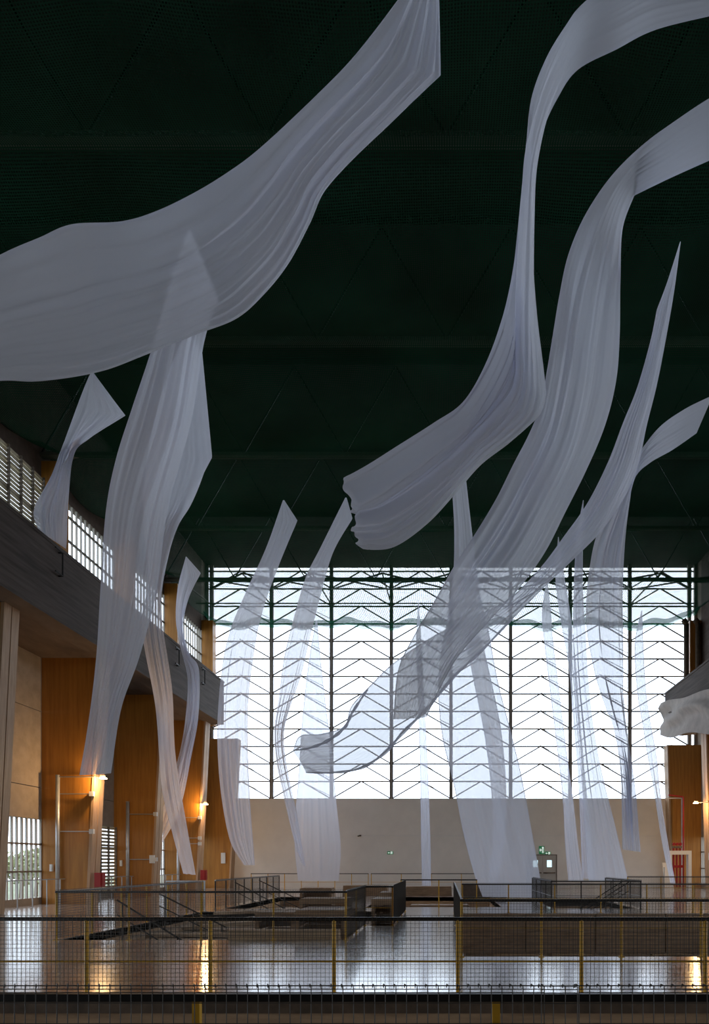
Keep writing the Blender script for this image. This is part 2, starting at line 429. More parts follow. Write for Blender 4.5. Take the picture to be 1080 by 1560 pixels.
bd = MB()
for i in range(NXN*2+1):       # doubled green border rope-band along the window edge of the net
    x = -XO + (XO+XR)*i/(NXN*2); z = CH+17.33-(.28+.16*math.sin(x*1.1)+.1*math.sin(x*2.9))+max(0, (abs(x)-15.2)/2.1)**2*.7
    bd.v += [(x, YB-.17, z+.03), (x, YB-.19, z-.16-.06*math.sin(x*.9+1)), (x, YB-.55, z+.26)]
for i in range(NXN*2):
    bd.f += [(3*i, 3*i+3, 3*i+4, 3*i+1), (3*i+2, 3*i+5, 3*i+3, 3*i)]
bd.build('border_band', M['netband'], snet, smooth=True)

# ------------------------------------------------------------------ crane beams, upper posts, columns
def beam(s, x, z0, z1, m, label):
    r = empty('trim_2', (s*x, 20, z0)); tag(r, label, kind='structure')
    a, b = sorted((s*x, s*(x+.9)))
    MB().box(a, b, FY0, 44.6, z0, z1).build('beam_web', m, r)
    XO = 17.3 if s < 0 else XR
    a, b = sorted((s*(x-.03), s*(XO)))
    MB().box(a, b, FY0, 44.6, z1-.12, z1).build('walkway_slab', m, r)
    a, b = sorted((s*(x+.02), s*XO))
    MB().box(a, b, FY0, 44.6, z0+.05, z0+.3).build('soffit', m, r)
    return r
beam(-1, 14.0, ZB0, ZB1, M['conc'], 'board-marked concrete crane beam along the left wall')
beam(1, 13.75, CH+8.35, CH+10.75, M['conc'], 'concrete crane beam along the right wall')

def column(s, n, xi0, xi1, ztop, label):
    XO = 17.3 if s < 0 else XR
    y = n*S; r = empty('timber_column', (s*16.2, y, 0)); tag(r, label, 'column', 'amber plywood columns')
    def tap(y0, y1, inset, z1=ztop):
        x_out = XO
        a0, a1 = xi0+inset, xi1+inset
        return [(s*x_out,y0,0),(s*a0,y0,0),(s*a0,y1,0),(s*x_out,y1,0),(s*x_out,y0,z1),(s*a1,y0,z1),(s*a1,y1,z1),(s*x_out,y1,z1)]
    MB().hexa(tap(y+.03, y+.82, .06)).build('plywood_web', M['ply'], r)
    for (a, b) in ((0, .40), (.45, .85)):
        MB().hexa([(s*(xi0+.11),y+a,0),(s*xi0,y+a,0),(s*xi0,y+b,0),(s*(xi0+.11),y+b,0),
                   (s*(xi1+.11),y+a,ztop),(s*xi1,y+a,ztop),(s*xi1,y+b,ztop),(s*(xi1+.11),y+b,ztop)]).build('flange', M['plank'], r)
    MB().box(min(s*(XO-.8),s*XO), max(s*(XO-.8),s*XO), y, y+.7, ztop+1.0, CH+17.2).build('upper_post', M['ply'], r)
    return r
cl = {3: 'left amber column at the picture edge, nearest one in view', 4: 'left amber plywood column bearing the larger lit lamp', 5: 'left amber column without lamp between two lamp columns',
      6: 'left amber column with the smaller far lamp', 7: 'left amber column standing against the white end wall'}
cr = {3: 'right amber column outside the frame, fourth from end wall', 4: 'right amber column outside the frame, third from end wall', 5: 'right amber column just beyond the picture edge',
      6: 'right amber column with pale flange bearing a lamp', 7: 'right amber column standing against the white end wall'}
for i in range(3, 8):
    column(-1, i+.586, 15.28, 14.75, ZB0+.1, cl[i])
    if i >= 6: column(1, i+.586, 16.2 if i == 6 else 15.9, 15.9 if i == 6 else 15.6, CH+8.4, cr[i])

# ------------------------------------------------------------------ railings
WR_ = .0036
def wire_panel(L, z0, z1, step=.0557, r=WR_):
    m = MB(); k = max(2, round(L/step))
    for i in range(k+1): m.tube((L*i/k, 0, z0),(L*i/k, 0, z1), r, 4)
    k2 = max(2, round((z1-z0)/step))
    for i in range(k2+1): m.tube((0, .004, z0+(z1-z0)*i/k2),(L, .004, z0+(z1-z0)*i/k2), r, 4)
    return m
def railing(p0, p1, label, H=1.0, n=None, sp=1.65, post='yellow', top='black', mid=.45, meshed=True, pr=.025, tr=.024, z=0.0, first=True, last=True, step=.0557, group='guard railings around the floor openings', wr=WR_):
    a, b = Vector((p0[0], p0[1], z)), Vector((p1[0], p1[1], z)); d = b-a; L = d.length
    r = empty('guard_railing', a, math.atan2(d.y, d.x)); tag(r, label, 'railing', group)
    n = n or max(1, round(L/sp)); g = L/n
    pm_ = MB().tube((0,0,0),(0,0,H-.01),pr,8); pm_.box(-.05,.05,-.05,.05,0,.012)
    me = pm_.mesh('post', M[post], smooth=False)
    for i in range(n+1):
        if (i == 0 and not first) or (i == n and not last): continue
        link('post', me, r, (g*i, 0, 0))
    link('top_rail', MB().box(-.02, L+.02, -tr, tr, H-.02, H+tr*2-.02).mesh('top_rail', M[top]), r)
    if mid: link('mid_rail', MB().tube((0,0,mid),(L,0,mid),.012,6).mesh('mid_rail', M[post] if post == 'yellow' else M['steel']), r)
    if meshed:
        me = wire_panel(g, .06, H+.055, step=step, r=wr).mesh('mesh_panel', M['wire'])
        for i in range(n):
            o = link('mesh_panel', me, r, (g*i, -.03, 0)); o['kind'] = 'stuff'
    return r
# front railing by the viewer
px = 1080/3.8
r = empty('guard_railing', (0, 3.8, 0)); tag(r, 'nearest railing with thick black top rail across the bottom edge', 'railing', 'guard railings around the floor openings')
for x in (-2.94, -1.337, .266, 1.87):
    MB().box(x-.02, x+.02, 3.78, 3.82, 0, .985).build('post', M['yellow'], r)
MB().box(-3.6, 2.9, 3.775, 3.825, .985, 1.026).build('top_rail', M['black'], r)
MB().tube((-3.6,3.8,.42),(2.9,3.8,.42),.014,8).build('mid_rail', M['yellow'], r)
def front_mesh(x0, x1, y):
    m = MB(); k = round((x1-x0)/.0557)
    for i in range(k+1):
        x = x0+(x1-x0)*i/k
        m.tube((x,y,.08),(x,y,1.074),.0028,5); m.tube((x,y,1.074),(x-.012,y+.022,1.081),.0030,5)
        m.tube((x-.012,y+.022,1.081),(x-.012,y+.026,1.062),.0032,5)
    for z in (1.076, 1.058, 1.040, .985, .876, .767, .658, .549, .44, .331, .222, .113): m.tube((x0,y-.003,z),(x1,y-.003,z),.0028,5)
    o = m.build('mesh_panel', M['wire'], r); o['kind'] = 'stuff'
front_mesh(-3.4, .517, 3.745); front_mesh(.500, .69, 3.735); front_mesh(.70, 2.9, 3.745)

railing((-6.41, 9.4), (5.07, 9.4), 'second railing with yellow posts across the whole width of the picture', H=.985, n=7, mid=.425, pr=.027, step=.0557, wr=.0034)
railing((.28, 13.1), (6.18, 13.1), 'yellow-posted railing along the front of the big right pit', H=1.04, n=4, mid=.54)
railing((.28, 24.8), (.28, 13.1), 'railing receding along the left side of the big right pit', H=1.04, n=7, mid=.54)
railing((.56, 24.85), (11.88, 24.85), 'railing along the far side of the big right pit', H=1.0, n=7, mid=.5)
railing((-8.8, 16.0), (-2.27, 16.0), 'railing along the front of the left shallow recess', H=1.08, n=4, mid=.5, pr=.022)
railing((-2.27, 16.0), (-2.27, 19.7), 'short railing receding on the right of the left recess', H=1.08, n=2, mid=.5)
railing((-2.27, 19.7), (-1.5, 19.7), 'very short railing with two yellow posts beside the aisle', H=1.08, n=1, mid=.5)
railing((-1.5, 19.7), (-1.5, 25.7), 'railing receding along the left of the central aisle', H=1.08, n=3, mid=.5)
railing((-8.8, 16.0), (-8.8, 25.6), 'long railing receding on the left of the shallow recess', H=1.08, n=6, mid=0, top='steel')
railing((-10.2, 25.8), (-8.8, 25.8), 'short grey mesh panel railing at the far left corner of recess', H=1.08, n=1, mid=0, post='steel', top='steel')
railing((-8.8, 27.0), (-8.8, 37.3), 'far dark-posted railing receding towards the end wall at left', H=1.08, n=8, mid=.5, post='black', top='steel')
railing((-5.0, 47.2), (3.0, 47.2), 'far rail with yellow posts in front of the white end wall', H=1.06, n=4, mid=.5, meshed=False)
railing((-13.0, 47.2), (-5.2, 47.2), 'far rail with yellow posts at the left of the end wall', H=1.06, n=7, mid=.5, meshed=False)
railing((-1.8, 28.1), (1.2, 28.1), 'single dark rail crossing the central aisle before the middle pit', H=1.08, n=2, mid=0, meshed=False)
railing((4.0, 27.0), (7.4, 27.0), 'railing on the near side of the right stairwell', H=1.05, n=3, mid=.5, sp=1.1, post='wire')
railing((4.0, 27.0), (4.0, 33.0), 'railing receding on the left side of the right stairwell', H=1.05, n=4, mid=.5, post='wire')
railing((7.4, 27.0), (7.4, 33.0), 'railing receding on the right side of the right stairwell', H=1.05, n=4, mid=.5, post='wire')
railing((9.2, 36.0), (16.0, 36.0), 'far railing at right in front of the fire equipment', H=1.05, n=4, mid=.5)
for a, b, lab in ((19.0, 31.9, 'nearest grey steel rail along the left windows'), (33.4, 38.9, 'second grey steel rail along the left windows'), (40.2, 47.0, 'farthest grey steel rail along the left windows')):
    railing((-16.3, a), (-16.3, b), lab, H=1.08, sp=1.02, post='steel', top='steel', mid=0, meshed=False, tr=.02, pr=.022, group='grey rails by the left windows')
# sloping handrails
def handrail(a, b, label, m='wire'):
    a, b = Vector(a), Vector(b); r = empty('stair_handrail', a); tag(r, label, 'handrail', 'sloping stair handrails')
    MB().tube(a, b, .022, 6).build('upper_rail', M[m], r)
    dz = Vector((0,0,-.35)); MB().tube(a+dz, b+dz, .018, 6).build('lower_rail', M[m], r)
    for t in (.08, .5, .92):
        q = a.lerp(b, t); MB().tube(q, q+Vector((0,0,-.95)), .018, 6).build('post', M[m], r)
handrail((7.2, 28.0, 1.0), (5.4, 28.0, -.15), 'nearer sloping handrail going down the right stairwell', 'black')
handrail((7.2, 29.0, 1.0), (5.4, 29.0, -.15), 'farther sloping handrail going down the right stairwell', 'black')
handrail((-7.9, 17.0, .85), (-6.4, 17.2, -.15), 'sloping grey handrail at the front of the left recess')
handrail((-8.3, 20.5, .85), (-6.4, 20.7, -.15), 'sloping grey handrail midway along the left recess')
handrail((-8.3, 27.8, 1.0), (-6.3, 28.0, -.1), 'sloping grey handrail in the farther left opening')
handrail((-8.2, 31.0, 1.0), (-6.0, 31.2, -.1), 'sloping grey handrail deepest in the farther left opening')

# ------------------------------------------------------------------ timber, slabs and boxes in the pits
def plank(a, b, wdt, th, label, m='wood', group='loose timbers in the floor openings'):
    a, b = Vector(a), Vector(b); d = b-a; L = d.length
    o = bpy.data.objects.new('timber_plank', None)
    q = MB(); k = 6
    for i in range(k):    # slightly bowed board
        x0, x1 = L*i/k, L*(i+1)/k; z0 = .012*math.sin(pi*i/k); z1 = .012*math.sin(pi*(i+1)/k)
        q.hexa([(x0,-wdt/2,z0),(x1,-wdt/2,z1),(x1,wdt/2,z1),(x0,wdt/2,z0),(x0,-wdt/2,z0+th),(x1,-wdt/2,z1+th),(x1,wdt/2,z1+th),(x0,wdt/2,z0+th)])
    o = q.build('timber_plank', M[m], org=Vector((0,0,0)))
    o.location = a; o.rotation_euler = (0, -math.atan2(d.z, math.hypot(d.x, d.y)), math.atan2(d.y, d.x))
    tag(o, label, 'plank', group)
def crate(x, y, z, sx, sy, sz, label, m='wood', rz=0):
    r = empty('wooden_crate', (x, y, z), rz); tag(r, label, 'crate', 'wooden crates in the floor openings')
    def p(nm, b, mm=m): link(nm, MB().box(*b).mesh(nm, M[mm]), r)
    for cx in (0, 1):
        for cy in (0, 1): p('corner_post', ((sx-.08)*cx, (sx-.08)*cx+.08, (sy-.08)*cy, (sy-.08)*cy+.08, 0, sz))
    k = max(2, round(sz/.22))
    for i in range(k):
        z0 = sz*i/k+.02; z1 = sz*(i+1)/k-.02
        p('slat', (0, sx, sy, sy+.025, z0, z1)); p('slat', (-.025, 0, 0, sy, z0, z1)); p('slat', (sx, sx+.025, 0, sy, z0, z1))
    p('slat', (-.025, sx+.025, -.025, 0, sz-.14, sz)); p('slat', (-.025, sx+.025, -.025, 0, 0, .12))
    k = max(2, round(sx/.3))
    for i in range(k): p('lid_board', (sx*i/k+.01, sx*(i+1)/k-.01, 0, sy, sz, sz+.03))
crate(-5.0, 18.6, -.3, 1.0, 1.4, .72, 'open-fronted brown crate left of centre in the left recess')
crate(-3.7, 17.4, -.3, 1.2, 1.5, .85, 'largest brown crate near the right corner of the left recess')
crate(-4.6, 22.3, -.3, 1.5, 1.0, .9, 'brown crate deep in the left recess')
crate(-2.2, 21.0, -.3, .62, 1.4, .95, 'narrow brown crate in the slot beside the aisle')
crate(-2.2, 23.2, -.3, .62, 1.4, 1.05, 'taller narrow brown crate behind it in the slot beside the aisle')
crate(-6.6, 32.0, -.5, 1.4, 1.0, 1.1, 'brown crate in the farther left opening')
crate(-1.6, 31.5, -.9, 2.6, 1.0, .75, 'long low brown crate in the middle aisle pit')
plank((-6.6, 20.2, .28), (-3.0, 20.6, .34), .35, .07, 'long pale plank lying over the crates of left recess', 'pitfloor')
plank((-7.6, 18.2, -.29), (-4.9, 18.0, -.27), .3, .06, 'pale plank lying at the front of left recess', 'pitfloor')
plank((-8.2, 19.6, -.29), (-5.3, 19.3, -.25), .45, .09, 'wide pale plank in the middle of left recess', 'pitfloor')
plank((-8.0, 21.6, -.29), (-5.4, 21.9, -.1), .5, .10, 'tilted pale plank behind the middle of left recess', 'pitfloor')
plank((-8.2, 23.6, -.29), (-5.2, 23.4, -.05), .5, .10, 'tilted pale plank farthest back in left recess', 'pitfloor')
plank((-6.3, 24.8, -.29), (-3.1, 25.0, .1), .4, .08, 'brown timber leaning at the far end of left recess')
plank((1.6, 24.1, -1.4), (3.2, 24.1, -1.39), .22, .06, 'orange-brown plank on the right pit floor beside the aisle', 'plank')
plank((3.6, 24.2, -1.4), (5.0, 24.2, -1.39), .2, .05, 'short plank on the right pit floor, second from the aisle', 'plank')
plank((7.0, 24.2, -1.4), (8.4, 24.2, -1.39), .2, .05, 'short plank on the right pit floor near the picture edge', 'plank')
def slab(x0, x1, y0, y1, z0, z1, label, name='concrete_kerb', cat='kerb', m='pit'):
    b = .03; q = MB().hexa([(x0,y0,z0),(x1,y0,z0),(x1,y1,z0),(x0,y1,z0),(x0+b,y0+b,z1),(x1-b,y0+b,z1),(x1-b,y1-b,z1),(x0+b,y1-b,z1)])
    tag(q.build(name, M[m]), label, cat)
slab(-5.0, -2.45, 16.15, 16.6, -.3, .2, 'low brown kerb at the front right of left recess')
slab(-5.6, -3.2, 38.2, 39.4, 0, .55, 'low brown covered block before the end wall at left', 'covered_block', 'block', 'wood')
slab(-2.2, .3, 38.2, 39.2, 0, .5, 'low brown block before the end wall behind the middle pit', 'covered_block', 'block', 'wood')
slab(.8, 3.2, 37.6, 38.6, 0, .62, 'dark low block under the central hanging cloth', 'covered_block', 'block', 'rust')

# ------------------------------------------------------------------ wall lamps, pipes, boxes on the columns
def lamp(p, s, label):
    r = empty('wall_floodlight', p); tag(r, label, 'lamp', 'warm floodlights on the columns')
    x, y, z = p
    MB().tube((x-s*(.35 if s > 0 else .85), y, z), (x, y, z), .02, 6).build('arm', M['steel'], r)
    MB().hexa([(x-.14,y-.07,z-.02),(x+.14,y-.07,z-.02),(x+.14,y+.09,z-.02),(x-.14,y+.09,z-.02),(x-.10,y-.04,z+.09),(x+.10,y-.04,z+.09),(x+.10,y+.06,z+.09),(x-.10,y+.06,z+.09)]).build('housing', M['frame'], r)
    MB().box(x-.13, x+.13, y-.065, y+.08, z-.06, z-.021).build('lens', M['lamp'], r)
    l = bpy.data.lights.new('floodlight', 'POINT'); l.energy = 260; l.color = (1, .60, .26); l.shadow_soft_size = .08
    o = bpy.data.objects.new('floodlight', l); C.objects.link(o); o.parent = r; o.location = (s*.03, -.14, -.12)
lamp((-14.62, 30.2, 5.40), 1, 'larger warm floodlight on the nearer left lamp column')
lamp((-14.75, 43.4, 5.40), 1, 'smaller warm floodlight on the farther left lamp column')
lamp((15.27, 43.4, 5.48), -1, 'warm floodlight on the right column at the picture edge')

def pipes(s, n, xp, ztop, rungs, label, xe):
    y = n*S; r = empty('downpipe', (s*xp, y-.12, 0)); tag(r, label, 'downpipe', 'zinc downpipes on the columns')
    MB().tube((s*xp, y-.12, 0), (s*xp, y-.12, ztop), .085, 10).build('pipe', M['pipe'], r, smooth=True)
    for z in rungs:
        MB().tube((s*xp, y-.06, z), (s*xe, y-.06, z), .022, 6).build('conduit', M['steel'], r)
        MB().box(s*xe-.09, s*xe+.09, y-.14, y, z-.1, z+.1).build('junction_box', M['box'], r)
pipes(-1, 4.586, 16.53, 5.5, (4.7, 3.1), 'tall zinc downpipe on the nearer left lamp column', 15.1)
MB_ = MB().tube((-16.53, 30.15, 5.42), (-14.95, 30.15, 5.42), .025, 6)
tag(MB_.build('conduit', M['steel']), 'thin steel conduit feeding the larger left floodlight', 'conduit')
pipes(-1, 5.586, 16.52, 4.95, (4.3, 1.95), 'zinc downpipe on the left column without lamp', 15.1)
pipes(-1, 6.586, 16.4, 3.3, (4.55, 3.3, 2.95), 'zinc downpipe on the farther left lamp column', 15.1)
def redbox(x, y, z, label):
    r = empty('extinguisher_box', (x, y, z)); tag(r, label, 'extinguisher box', 'red boxes on the columns')
    MB().box(x, x+.3, y, y+.35, z, z+.62).build('cabinet', M['red'], r)
    MB().box(x+.3, x+.32, y+.03, y+.32, z+.04, z+.58).build('door', M['red'], r)
    MB().box(x+.02, x+.28, y-.02, y, z+.05, z+.57).build('side_plate', M['red'], r)
redbox(-15.05, 30.3, .72, 'larger red extinguisher box on the nearer left lamp column')
redbox(-15.1, 43.5, .72, 'smaller red extinguisher box on the farther left lamp column')
def wallbox(x, y, z, w_, h, label, m='box'):
    r = empty('electrical_box', (x, y, z)); tag(r, label, 'electrical box')
    MB().box(x-w_/2, x+w_/2, y-.1, y, z, z+h).build('case', M[m], r)
    MB().box(x-w_/2+.02, x+w_/2-.02, y-.115, y-.1, z+.02, z+h-.02).build('cover', M[m], r)
wallbox(-16.85, 30.30, 1.4, .12, .3, 'small white switch box left of the nearest zinc downpipe')
wallbox(-15.28, 36.86, 1.75, .25, .42, 'white meter box on the left column without lamp')
wallbox(-15.75, 50.10, 1.75, .3, .75, 'white panel box on the left column by the end wall')
wallbox(16.2, 43.46, 1.95, .28, .45, 'white meter box on the right lamp column')
wallbox(-16.9, 36.90, 1.6, .12, .3, 'small switch box behind the middle zinc downpipe')
# dark hoops on the left crane beam
for (px_, py_, lab) in ((84, 856, 'nearest dark steel hoop on the left crane beam'), (266, 1000, 'middle dark steel hoop on the left crane beam'), (306, 1030, 'farthest dark steel hoop on the left crane beam')):
    d = 14.0*F/(VX-px_); z = CH+(VY-py_)/F*d; r = empty('steel_hoop', (-13.97, d, z)); tag(r, lab, 'hoop', 'steel hoops on the crane beam')
    MB().tube((-13.85, d+.22, z-.42), (-13.85, d+.22, z+.42), .03, 6).build('upright', M['black'], r)
    for zz in (-.42, .42):
        MB().tube((-13.85, d-.25, z+zz), (-13.85, d+.25, z+zz), .03, 6).build('crossbar', M['black'], r)
        MB().tube((-14.0, d+.22, z+zz), (-13.85, d+.22, z+zz), .03, 6).build('stub', M['black'], r)

# ------------------------------------------------------------------ end wall: doors, signs, equipment
yd = YB
def xb(px_, d=YB): return (px_-VX)/F*d
def zb(py_, d=YB): return CH+(VY-py_)/F*d
dr = empty('door_1', (xb(827), yd, 0)); tag(dr, 'cream double door with small lit glass panes in the end wall', kind='structure')
x0, xm, x1 = xb(805), xb(826), xb(847); zt = zb(1303)
MB().box(x0-.06, x0, yd-.08, yd, 0, zt+.06).build('frame', M['frame'], dr); MB().box(x1, x1+.06, yd-.08, yd, 0, zt+.06).build('frame', M['frame'], dr); MB().box(x0, x1, yd-.08, yd, zt, zt+.06).build('frame', M['frame'], dr)
for a, b in ((x0, xm-.01), (xm+.01, x1)):
    lf = MB().box(a, b, yd-.05, yd, .01, zt).build('leaf', M['door'], dr)
    c = (a+b)/2; MB().box(c-.17, c+.17, yd-.06, yd-.05, zb(1321), zb(1310.5)).build('pane', M['lit'], lf)
    MB().box(a+.06, b-.06, yd-.12, yd-.06, zb(1330.5), zb(1329)).build('panic_bar', M['rust'], lf)
def exit_sign(px0, px1, py0, py1, label, flip=1):
    r = empty('exit_sign', (xb((px0+px1)/2), yd-.06, zb(py1))); tag(r, label, 'exit sign', 'green exit signs')
    X0, X1, Z0, Z1 = xb(px0), xb(px1), zb(py1), zb(py0); W, H = X1-X0, Z1-Z0
    MB().box(X0, X1, yd-.06, yd-.001, Z0, Z1).build('plate', M['green'], r)
    def q(pts):      # flat white pictogram piece
        m = MB(); n = len(pts); m.v = [(X0+W*u, yd-.064, Z0+H*v) for u, v in pts] + [(X0+W*u, yd-.060, Z0+H*v) for u, v in pts]
        m.f = [tuple(range(n)), tuple(reversed(range(n, 2*n)))] + [(i, n+i, n+(i+1) % n, (i+1) % n) for i in range(n)]
        return m
    q([(.55,.12),(.88,.12),(.88,.9),(.55,.9)]).build('doorway', M['signwhite'], r)
    q([(.66,.15),(.72,.45),(.64,.62),(.78,.66),(.80,.5),(.76,.15)]).build('figure', M['green'], r)
    q([(.08,.5),(.26,.8),(.26,.6),(.46,.6),(.46,.4),(.26,.4),(.26,.2)]).build('arrow', M['signwhite'], r)
exit_sign(590, 599, 1297, 1301.5, 'small green exit sign in the middle of the white wall')
exit_sign(821, 829, 1289, 1301, 'taller green exit sign above the double door')
exit_sign(830, 839, 1297.5, 1302.5, 'wide green exit sign beside the taller one above the door')
cx, cz = xb(549), zb(1273)
r = empty('wall_camera', (cx, yd-.2, cz)); tag(r, 'tiny dark security camera high on the white end wall', 'camera')
MB().box(cx-.06, cx+.06, yd-.04, yd, cz-.06, cz+.06).build('bracket', M['frame'], r); MB().tube((cx, yd-.04, cz), (cx-.14, yd-.28, cz-.05), .05, 8).build('body', M['frame'], r)
tag(MB().tube((xb(550), yd-.02, cz), (xb(1000), yd-.02, cz-.02), .012, 6).build('conduit', M['box']), 'thin pale conduit running along the white end wall', 'conduit')
# fire equipment at right
de = 46.5
def X_(p): return (p-VX)/F*de
def Z_(p): return CH+(VY-p)/F*de
r = empty('white_portal_frame', (X_(1035), de, 0)); tag(r, 'white frame standing around red pipes by the right column', 'frame')
MB().box(X_(1018), X_(1052), de-.2, de+.2, Z_(1302), Z_(1296)).build('lintel', M['box'], r)
MB().box(X_(1018), X_(1022), de-.2, de+.2, 0, Z_(1302)).build('upright', M['box'], r); MB().box(X_(1047), X_(1052), de-.2, de+.2, 0, Z_(1302)).build('upright', M['box'], r)
r = empty('sprinkler_valve_set', (X_(1032), de, 0)); tag(r, 'red sprinkler pipes and valves inside the white frame', 'valves')
MB().tube((X_(1041), de, 0), (X_(1041), de, Z_(1214)), .05, 8).build('riser', M['red'], r); MB().tube((X_(1041), de, Z_(1214)), (X_(1018), de, Z_(1211)), .05, 8).build('branch', M['red'], r)
for k, xx in enumerate((1026, 1031, 1036)):
    MB().tube((X_(xx), de, .2), (X_(xx), de, Z_(1292)), .06, 8).build('pipe', M['red'], r)
    MB().tube((X_(xx), de-.1, Z_(1286)), (X_(xx), de+.02, Z_(1286)), .10, 10).build('gauge', M['red'], r)
    MB().box(X_(xx)-.1, X_(xx)+.1, de-.1, de+.1, Z_(1292), Z_(1289)).build('flange', M['frame'], r)
MB().box(X_(1025), X_(1040), de-.08, de+.1, Z_(1322), Z_(1318)).build('manifold', M['red'], r)
tag(MB().path([Vector((X_(1018), de+.5, Z_(1215))), Vector((X_(1042.5), de+.5, Z_(1215))), Vector((X_(1042.5), de+.5, 0))], .03, 6).build('conduit', M['pipe']), 'bent zinc conduit beside the red pipes at right', 'conduit')
r = empty('leaning_board', (X_(1011), de-.6, 0)); tag(r, 'white board leaning beside the red valve set', 'board')
MB().hexa([(X_(1004),de-1.2,0),(X_(1018),de-1.2,0),(X_(1018),de-1.15,0),(X_(1004),de-1.15,0),(X_(1005),de-.55,1.8),(X_(1018),de-.55,1.8),(X_(1018),de-.5,1.8),(X_(1005),de-.5,1.8)]).build('panel', M['box'], r)
MB().box(X_(1003),X_(1004)-.002,de-1.2,de-1.1,0,1.5).build('edge_strip', M['steel'], r)
# downpipes on the right, dark against the sky
for k, (a, lab) in enumerate(((1048, 'dark downpipe beside the right edge of the end window'), (1066, 'darker second downpipe behind the right edge of the window'))):
    x = (a-VX)/F*49.5; r = empty('dark_downpipe', (x, 49.5, 12)); tag(r, lab, 'downpipe', 'dark downpipes at the right')
    MB().tube((x, 49.85, 12.2), (x, 49.85, 18.6), .18, 12).build('pipe', M['rust'], r, smooth=True)
    MB().tube((x, 49.85, 18.6), (x-.2, 49.85, 18.9), .20, 12).build('hopper', M['rust'], r, smooth=True)

# ------------------------------------------------------------------ trees outside the left windows
def tree(x, y, h, label, rs):
    r = empty('outdoor_tree', (x, y, -.9)); tag(r, label, 'tree', 'trees outside the left windows'); rnd = random.Random(rs)
    MB().tube((x, y, -.9), (x+.1, y, h*.6), .16, 8, .09).build('trunk', M['bark'], r)
    m = MB()
    for k in range(420):
        a, b = rnd.uniform(0, 2*pi), rnd.uniform(-1, 1); q = rnd.uniform(.55, 1)*(1+.25*math.sin(3*a)*math.cos(4*b))
        c = Vector((x+math.cos(a)*math.sqrt(1-b*b)*h*.5*q, y+math.sin(a)*math.sqrt(1-b*b)*h*.5*q, h*.55+b*h*.45*q))
        u = Vector((rnd.uniform(-1,1), rnd.uniform(-1,1), rnd.uniform(-1,1))).normalized(); v = u.orthogonal().normalized(); sz = rnd.uniform(.12,.28)
        n = len(m.v); m.v += [tuple(c+u*sz), tuple(c+v*sz*.6), tuple(c-u*sz), tuple(c-v*sz*.6)]; m.f.append((n, n+1, n+2, n+3))
    o = m.build('foliage', M['leaf'], r); o['kind'] = 'stuff'
tree(-31, 46, 2.4, 'leftmost low tree outside the near left window', 1)
tree(-30, 50, 2.6, 'middle low tree outside the near left window', 2)
tree(-33, 57, 2.9, 'right low tree outside the near left window', 3)

